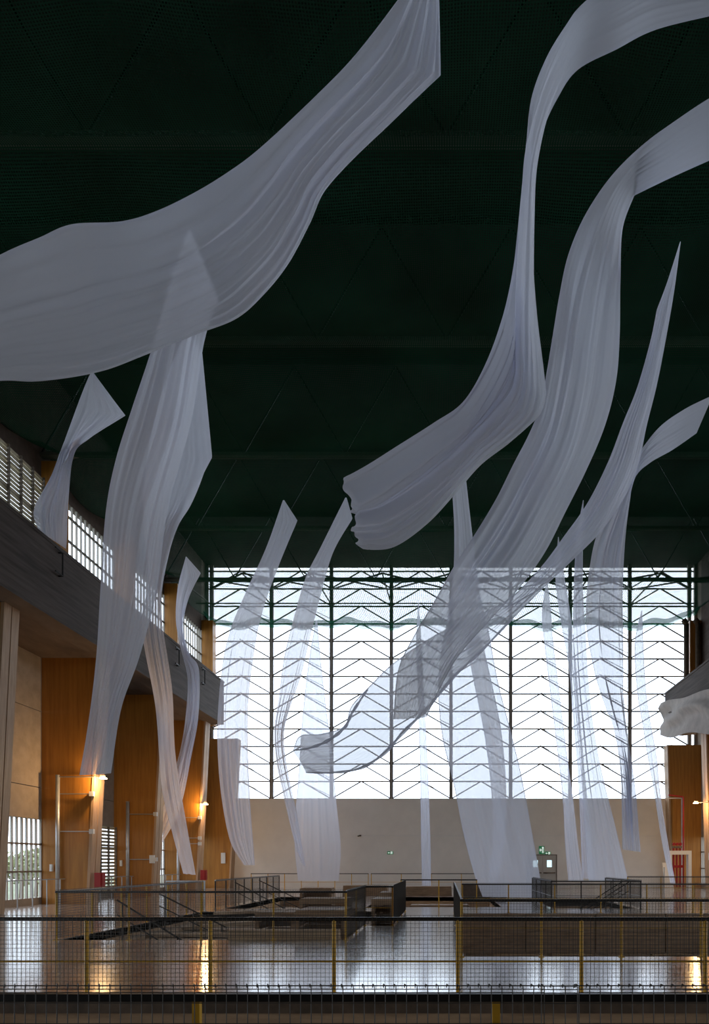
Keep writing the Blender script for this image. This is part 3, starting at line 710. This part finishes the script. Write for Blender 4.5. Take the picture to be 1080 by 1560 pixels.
# ------------------------------------------------------------------ hanging cloths
def cr1(p, t):
    n = len(p)-1; t = max(0, min(n-1e-6, t*n)); i = int(t); f = t-i
    p1, p2 = p[i], p[i+1]; p0 = p[i-1] if i > 0 else p1*2-p2; p3 = p[i+2] if i+2 <= n else p2*2-p1
    return .5*((2*p1)+(p2-p0)*f+(2*p0-5*p1+4*p2-p3)*f*f+(3*p1-p0-3*p2+p3)*f**3)
def lerpl(l, t):
    if not isinstance(l, (list, tuple)): return l
    n = len(l)-1; t = max(0, min(n-1e-6, t*n)); i = int(t); f = t-i; f = f*f*(3-2*f)
    return l[i]*(1-f)+l[i+1]*f
def resample(pts, n):
    acc = [0]
    for a, b in zip(pts, pts[1:]): acc.append(acc[-1]+math.hypot(b[0]-a[0], b[1]-a[1]))
    return pts, acc
def cloth(label, Lp, Rp, dL, dR, amp=.06, bulge=0.0, seed=0, Mv=110, Nu=64, freq=1.0, hem=True, m='cloth', drift=.6, taper=(.1,.1), rag=0.0):
    """Lp, Rp: the two long edges (view column, row); dL, dR: their depths along the length"""
    def edge(pts, dd):
        acc = [0]
        for a, b in zip(pts, pts[1:]): acc.append(acc[-1]+math.hypot(b[0]-a[0], b[1]-a[1]))
        return [P(p[0], p[1], lerpl(dd, s/acc[-1])) for p, s in zip(pts, acc)], [s/acc[-1] for s in acc]
    eL, sL = edge(Lp, dL); eR, sR = edge(Rp, dR)
    def at(e, s, v):
        n = len(e)
        for i in range(n-1):
            if v <= s[i+1] or i == n-2:
                f = (v-s[i])/max(1e-6, s[i+1]-s[i]); return cr1(e, (i+min(1, max(0, f)))/(n-1))
    rnd = random.Random(seed*13+5)
    comps = []
    for k in (1.6, 2.7, 4.3, 6.6, 9.7, 14.3):
        comps.append((k*freq*rnd.uniform(.85, 1.15), rnd.uniform(0, 2*pi), rnd.uniform(-1, 1)*drift*2*pi, rnd.uniform(.6, 1.2)/k**.68, rnd.uniform(2, 5), rnd.uniform(0, 6)))
    grid = []
    for j in range(Mv+1):
        v = j/Mv; a = at(eL, sL, v); b = at(eR, sR, v)
        v2 = min(1, v+.01); v1 = max(0, v-.01)
        along = ((at(eL, sL, v2)+at(eR, sR, v2))-(at(eL, sL, v1)+at(eR, sR, v1)))
        ac = b-a; nrm = along.cross(ac)
        nrm = nrm.normalized() if nrm.length > 1e-9 else Vector((0,-1,0))
        A = lerpl(amp, v)*min(1, .15+v/max(.01, taper[0]))*min(1, .35+(1-v)/max(.01, taper[1])); B = lerpl(bulge, v)
        wd = ac.length; row = []
        for i in range(Nu+1):
            u = i/Nu
            f = 0; g = 0
            for k, ph, dr_, am, kv, pv in comps:
                mod = .65+.35*math.sin(kv*v*2+pv)
                an = 2*pi*k*u+ph+dr_*v
                if k > 3.2*freq: f += am*mod*1.2*(1-2*abs(math.sin(an/2))**.8)
                else: f += am*mod*math.sin(an)
                g += am*mod*math.cos(an)*.35
            win = .35+.65*min(1, 6*u*(1-u))
            p = a.lerp(b, u) + nrm*(A*f*win) + Vector((0, B*math.sin(pi*u)*wd, 0))
            p += ac.normalized()*(A*g*min(1, 5*u*(1-u))) if wd > 1e-6 else Vector((0,0,0))
            if rag and v > .9: p += along.normalized()*rag*((v-.9)/.1)**2*(math.sin(9*u+1)*.5+math.sin(23*u)*.35+math.sin(51*u+2)*.2+.9*math.sin(pi*u))
            row.append(p)
        grid.append(row)
    q = MB(); W = Nu+1
    for row in grid: q.v += [tuple(p) for p in row]
    for j in range(Mv):
        for i in range(Nu): q.f.append((j*W+i, j*W+i+1, (j+1)*W+i+1, (j+1)*W+i))
    r = q.build('hanging_cloth', M[m], smooth=True)
    tag(r, label, 'cloth', 'sheer white cloths hanging in the hall')
    if hem:
        for side in (0, Nu):
            h = MB(); hw = .035; off = Vector((0, .004, 0))
            for row in grid:
                a = row[side]; i2 = side+1 if side == 0 else side-1; dd = (row[i2]-a)
                dd = dd.normalized()*min(hw, max(.002, (row[Nu]-row[0]).length*.2)) if dd.length > 1e-6 else Vector((0,0,0))
                h.v += [tuple(a-off), tuple(a+dd-off)]
            for j in range(Mv): h.f.append((2*j, 2*j+1, 2*j+3, 2*j+2))
            h.build('hem', M[m], r, smooth=True)
    return r

cloth('largest sheer cloth sweeping from the top middle to the left edge',
      [(650,-70),(603,0),(540,82),(480,145),(400,222),(350,262),(300,293),(240,322),(185,338),(110,342),(60,362),(0,388),(-90,440)],
      [(668,-60),(671,113),(671,113),(600,178),(540,235),(495,285),(472,335),(440,395),(400,445),(360,480),(300,503),(225,533),(150,562),(60,578),(0,578),(-90,590)],
      [11.5, 11, 10.5, 9.8, 9.2], [10.6, 10.2, 9.2, 8.2, 7.8], amp=[.10,.14,.12,.07,.04], bulge=[0,.10,.16,.18,.15], seed=1, Mv=170, Nu=110)
cloth('left tall cloth with a pointed top seen through the largest cloth',
      [(287,348),(262,420),(230,530),(200,620),(175,700),(160,780),(152,900),(147,990),(140,1060),(130,1130),(121,1181)],
      [(289,348),(333,456),(333,456),(312,520),(292,640),(255,780),(238,900),(212,1000),(184,1080),(169,1178)],
      [18.5, 18, 17.5, 17.5], [18.2, 16.8, 17, 17.6], amp=[.05,.10,.10,.08], bulge=[0,.2,.16,.05], seed=2, Mv=140, Nu=90)
cloth('left cloth whose narrow tail is lit orange by the lamp',
      [(284,500),(240,620),(216,760),(224,880),(216,960),(236,1080),(246,1200),(262,1270),(279,1331)],
      [(308,537),(324,697),(324,697),(290,765),(262,830),(245,920),(262,1050),(267,1150),(283,1250),(298,1333)],
      [20, 21.5, 26, 33, 38.5], [19.4, 19.8, 25.6, 32.6, 38], amp=[.03,.12,.12,.10], bulge=[0,.25,.1,.05,0], seed=3, Mv=130, Nu=80)
cloth('brownish pointed cloth gathered on the left crane beam',
      [(139,566),(128,590),(105,650),(78,725),(52,775),(58,808)],
      [(141,566),(191,633),(191,633),(135,668),(112,695),(104,755),(100,836)],
      [23, 24, 25, 25.2], [23, 22.2, 25.2, 24.6], amp=[.03,.10,.12,.14], seed=4, freq=1.3)
cloth('small curled cloth hanging in front of the left crane beam',
      [(283,848),(271,895),(268,945),(276,990),(286,1040),(279,1120),(263,1185),(248,1235),(240,1288)],
      [(284,848),(306,873),(306,873),(287,912),(279,955),(288,995),(303,1020),(302,1090),(292,1150),(273,1235),(243,1291)],
      [33, 34.5, 36.5, 40, 42.6], [33, 34.8, 36.5, 40, 42.6], amp=[.02,.10,.16,.12], bulge=[.1,.3,.1,0], seed=5)
cloth('cloth hanging down to the left end of the glazed wall',
      [(431,762),(405,835),(375,900),(350,960),(337,1020),(330,1110),(335,1200),(350,1280),(372,1318)],
      [(433,762),(453,793),(453,793),(425,860),(400,930),(386,1000),(377,1090),(380,1210),(386,1290),(388,1318)],
      [30, 32, 34, 35], [30, 31, 33.4, 35], amp=[.04,.12,.16,.10], seed=6)
cloth('narrow twisting cloth to the right of the left window cloth',
      [(526,758),(490,830),(465,880),(447,940),(432,1000),(424,1060),(417,1110),(420,1160),(433,1220),(450,1290),(461,1318)],
      [(528,758),(537,790),(537,790),(508,840),(490,900),(475,960),(458,1030),(441,1080),(432,1120),(437,1170),(452,1240),(465,1320)],
      [29, 31, 34, 35], [29, 30, 33, 35], amp=[.03,.10,.12,.08], bulge=[0,.1,0,0], seed=7)
cloth('pale flat cloth widening down the white wall left of centre',
      [(481,945),(470,1010),(462,1080),(458,1130),(455,1180),(450,1240),(449,1290),(454,1342)],
      [(483,945),(489,1010),(497,1080),(505,1140),(512,1220),(519,1290),(516,1342)],
      [43, 45, 46], [43, 45.5, 46], amp=[.02,.04,.05], seed=8, drift=.15)
cloth('large twisted cloth with a torn rounded end at mid height',
      [(1110,-120),(990,-70),(893,0),(860,40),(830,90),(808,150),(800,220),(793,290),(787,350),(780,410),(765,480),(740,550),(705,610),(660,643),(600,682),(550,715),(529,727)],
      [(1110,18),(1000,45),(940,75),(880,107),(850,150),(828,200),(815,260),(812,320),(813,390),(819,480),(828,560),(832,600),(832,600),(822,632),(780,668),(730,703),(690,750),(650,795),(600,830),(554,832)],
      [9, 10, 11.5, 12.5, 12, 11.6], [8.2, 9.4, 11, 11.2, 11.0, 11.2], amp=[.01,.02,.07,.10,.15,.20], bulge=[0,-.10,.16,.30,.26,.22], rag=.10, taper=(.1,.01), seed=9, Mv=180, Nu=100, freq=1.1)
cloth('very long cloth curving from the right edge down to the centre',
      [(1120,130),(1080,150),(1030,183),(980,220),(930,270),(890,330),(865,390),(852,450),(842,510),(832,570),(822,620),(805,662),(780,710),(755,760),(725,810),(692,860),(657,922),(627,974),(606,1022),(599,1096)],
      [(1120,228),(1080,245),(1020,272),(966,298),(966,298),(948,350),(945,430),(944,510),(938,580),(920,650),(890,720),(860,780),(830,840),(795,890),(753,937),(701,996),(675,1040),(650,1092)],
      [13, 13.5, 14.5, 16, 18, 20], [12.4, 14.2, 13.4, 14.8, 17, 20], amp=[.005,.02,.08,.11,.14,.15], bulge=[0,-.12,.26,.30,.22,.10], seed=10, Mv=190, Nu=100)
tail = cloth('long pointed cloth at right whose tail rolls up at centre',
      [(1036,368),(1016,430),(1000,472),(1000,472),(990,520),(970,590),(948,645),(925,705),(895,765),(860,815),(820,868),(770,915),(700,948),(650,975),(598,1011),(562,1046),(535,1076),(524,1106),(490,1118),(457,1121),(446,1144)],
      [(1037,368),(1026,450),(1012,530),(1000,590),(985,650),(972,710),(950,760),(915,810),(870,855),(830,893),(780,943),(735,990),(690,1032),(652,1078),(615,1115),(585,1148),(550,1170),(510,1177),(466,1177)],
      [17.5, 19, 21, 22, 23, 24], [17.3, 18.5, 20.2, 21, 22.4, 23.4], amp=[.02,.08,.10,.08,.05,.08], bulge=[0,.2,.2,.15,.15,.25], seed=11, Mv=190, Nu=80)
def roll(par, pts, d0, d1, r0):
    q = MB(); n = 60; c = [P(a, b, d0+(d1-d0)*i/(len(pts)-1)) for i, (a, b) in enumerate(pts)]
    w3 = [cr1(c, i/n) for i in range(n+1)]; k = 8
    for i, p in enumerate(w3):
        t = (w3[min(n, i+1)]-w3[max(0, i-1)]).normalized(); u = t.cross(Vector((0,1,0))).normalized(); v = t.cross(u)
        rr = r0*(.25+.75*math.sin(pi*min(1, .08+i/n*.92))**.6)*(1+.2*math.sin(i*.9))
        q.v += [tuple(p+(u*math.cos(2*pi*j/k+i*.12)*.7+v*math.sin(2*pi*j/k+i*.12)*1.2)*rr) for j in range(k)]
    for i in range(n):
        for j in range(k): q.f.append((i*k+j, i*k+(j+1) % k, (i+1)*k+(j+1) % k, (i+1)*k+j))
    q.build('rolled_hem', M['cloth'], par, smooth=True)
roll(tail, [(780,943),(735,990),(690,1032),(652,1078),(615,1115),(585,1148),(550,1170),(510,1177),(466,1177)], 22.0, 23.3, .075)
roll(tail, [(560,1050),(537,1085),(525,1108),(500,1128),(470,1140),(447,1143)], 23.2, 23.9, .07)
cloth('cloth curving in from the right edge then hanging beside the window',
      [(1086,602),(1040,625),(1000,655),(965,705),(935,760),(908,815),(896,880),(893,950),(905,1020),(922,1075),(935,1110),(945,1180),(948,1294)],
      [(1061,660),(1025,685),(990,705),(968,727),(958,770),(951,830),(948,900),(949,960),(950,1020),(950,1060),(956,1120),(968,1200),(976,1298)],
      [22, 24, 26.5, 28.5, 29, 29], [22.6, 24.4, 26, 28, 29, 29], amp=[.01,.06,.16,.20,.18,.16], seed=12, Mv=140, Nu=56, freq=1.2)
cloth('thin tall cloth with pointed top widening to the floor at right',
      [(888,762),(878,820),(874,900),(873,960),(876,1040),(882,1110),(887,1180),(893,1260),(897,1343)],
      [(889,762),(888,820),(888,900),(892,960),(897,1040),(905,1110),(918,1180),(938,1260),(957,1341)],
      [31, 34, 36, 37], [31, 34, 37, 38], amp=[.02,.08,.10,.10], seed=13)
cloth('slender strip with pointed top joining the thin tall cloth',
      [(850,818),(846,880),(855,950),(867,1020),(873,1100),(880,1180),(884,1260),(887,1338)],
      [(851,818),(860,880),(871,950),(878,1020),(884,1100),(891,1180),(899,1260),(908,1340)],
      [36, 38, 40], [36, 38.4, 40], amp=[.02,.06,.06], seed=14)
cloth('pale strip hanging from the net edge to the right doorway side',
      [(832,885),(826,930),(828,970),(839,1062),(848,1136),(857,1217),(861,1290),(866,1343)],
      [(834,885),(839,930),(842,970),(853,1062),(862,1136),(873,1217),(881,1290),(889,1342)],
      [41, 42.5, 43], [41, 42.8, 43.4], amp=[.02,.05,.06], seed=15)
cloth('rightmost thin pale strip falling beside the right column',
      [(977,930),(967,980),(970,1050),(978,1100),(986,1150),(996,1205),(1008,1280),(1021,1345)],
      [(978,930),(980,980),(984,1050),(991,1100),(1000,1150),(1007,1217),(1017,1280),(1029,1347)],
      [39, 41, 41], [39, 41.4, 41.4], amp=[.02,.05,.05], seed=16)
cloth('wide sheer cloth hanging to the floor right of centre',
      [(688,735),(692,810),(690,880),(680,950),(670,1010),(668,1070),(675,1130),(692,1200),(706,1270),(722,1330),(735,1366)],
      [(709,722),(719,810),(730,900),(744,960),(759,1040),(777,1110),(794,1180),(807,1250),(818,1310),(828,1368)],
      [27, 29, 32, 33.5], [27, 29, 31.5, 33.5], amp=[.03,.10,.12,.08], seed=17, Mv=130, Nu=50)
cloth('narrower inner strip hanging within the wide sheer cloth',
      [(702,940),(712,990),(724,1050),(738,1120),(748,1200),(751,1280),(744,1343)],
      [(722,938),(736,985),(749,1040),(763,1110),(770,1180),(771,1250),(766,1300),(756,1345)],
      [35, 36, 36.4], [35, 36, 36.4], amp=[.03,.06,.05], seed=18)
cloth('straight narrow strip hanging at the centre of the white wall',
      [(637,918),(634,980),(636,1040),(638,1100),(640,1180),(641,1260),(643,1354)],
      [(638,918),(642,980),(645,1040),(648,1100),(652,1180),(655,1260),(657,1355)],
      [42, 43, 43.5], [42, 43.2, 43.6], amp=[.02,.05,.04], seed=19)
# crumpled cover over the right crane beam
q = MB(); nu, nv = 44, 18
for j in range(nv+1):
    v = j/nv
    for i in range(nu+1):
        u = i/nu; y = 44.75-u*12
        zt_, zb_ = CH+10.15-1.7*u, CH+8.12-2.1*u-.12*math.sin(u*9)
        fold = .19*math.sin(9*v+4*math.sin(u*4)+u*3)+.06*math.sin(17*v-u*7)
        q.v.append((13.62-fold*math.sin(pi*min(1, v*1.1+.05))-.08, y, zt_+(zb_-zt_)*v+.05*math.sin(u*13+v*3)))
for j in range(nv):
    for i in range(nu): q.f.append((j*(nu+1)+i, j*(nu+1)+i+1, (j+1)*(nu+1)+i+1, (j+1)*(nu+1)+i))
k0 = len(q.v)
for j in range(nv+1):        # wrap round the end of the beam
    v = j/nv
    for i in range(9):
        a = q.v[j*(nu+1)]; q.v.append((a[0]+i*.28, a[1]+.05+.06*math.sin(i*1.3+v*8), a[2]+.03*math.sin(i)))
for j in range(nv):
    for i in range(8): q.f.append((k0+j*9+i, k0+(j+1)*9+i, k0+(j+1)*9+i+1, k0+j*9+i+1))
tag(q.build('draped_cover', M['drape'], smooth=True), 'crumpled grey-white cover draped over the right crane beam', 'cover')
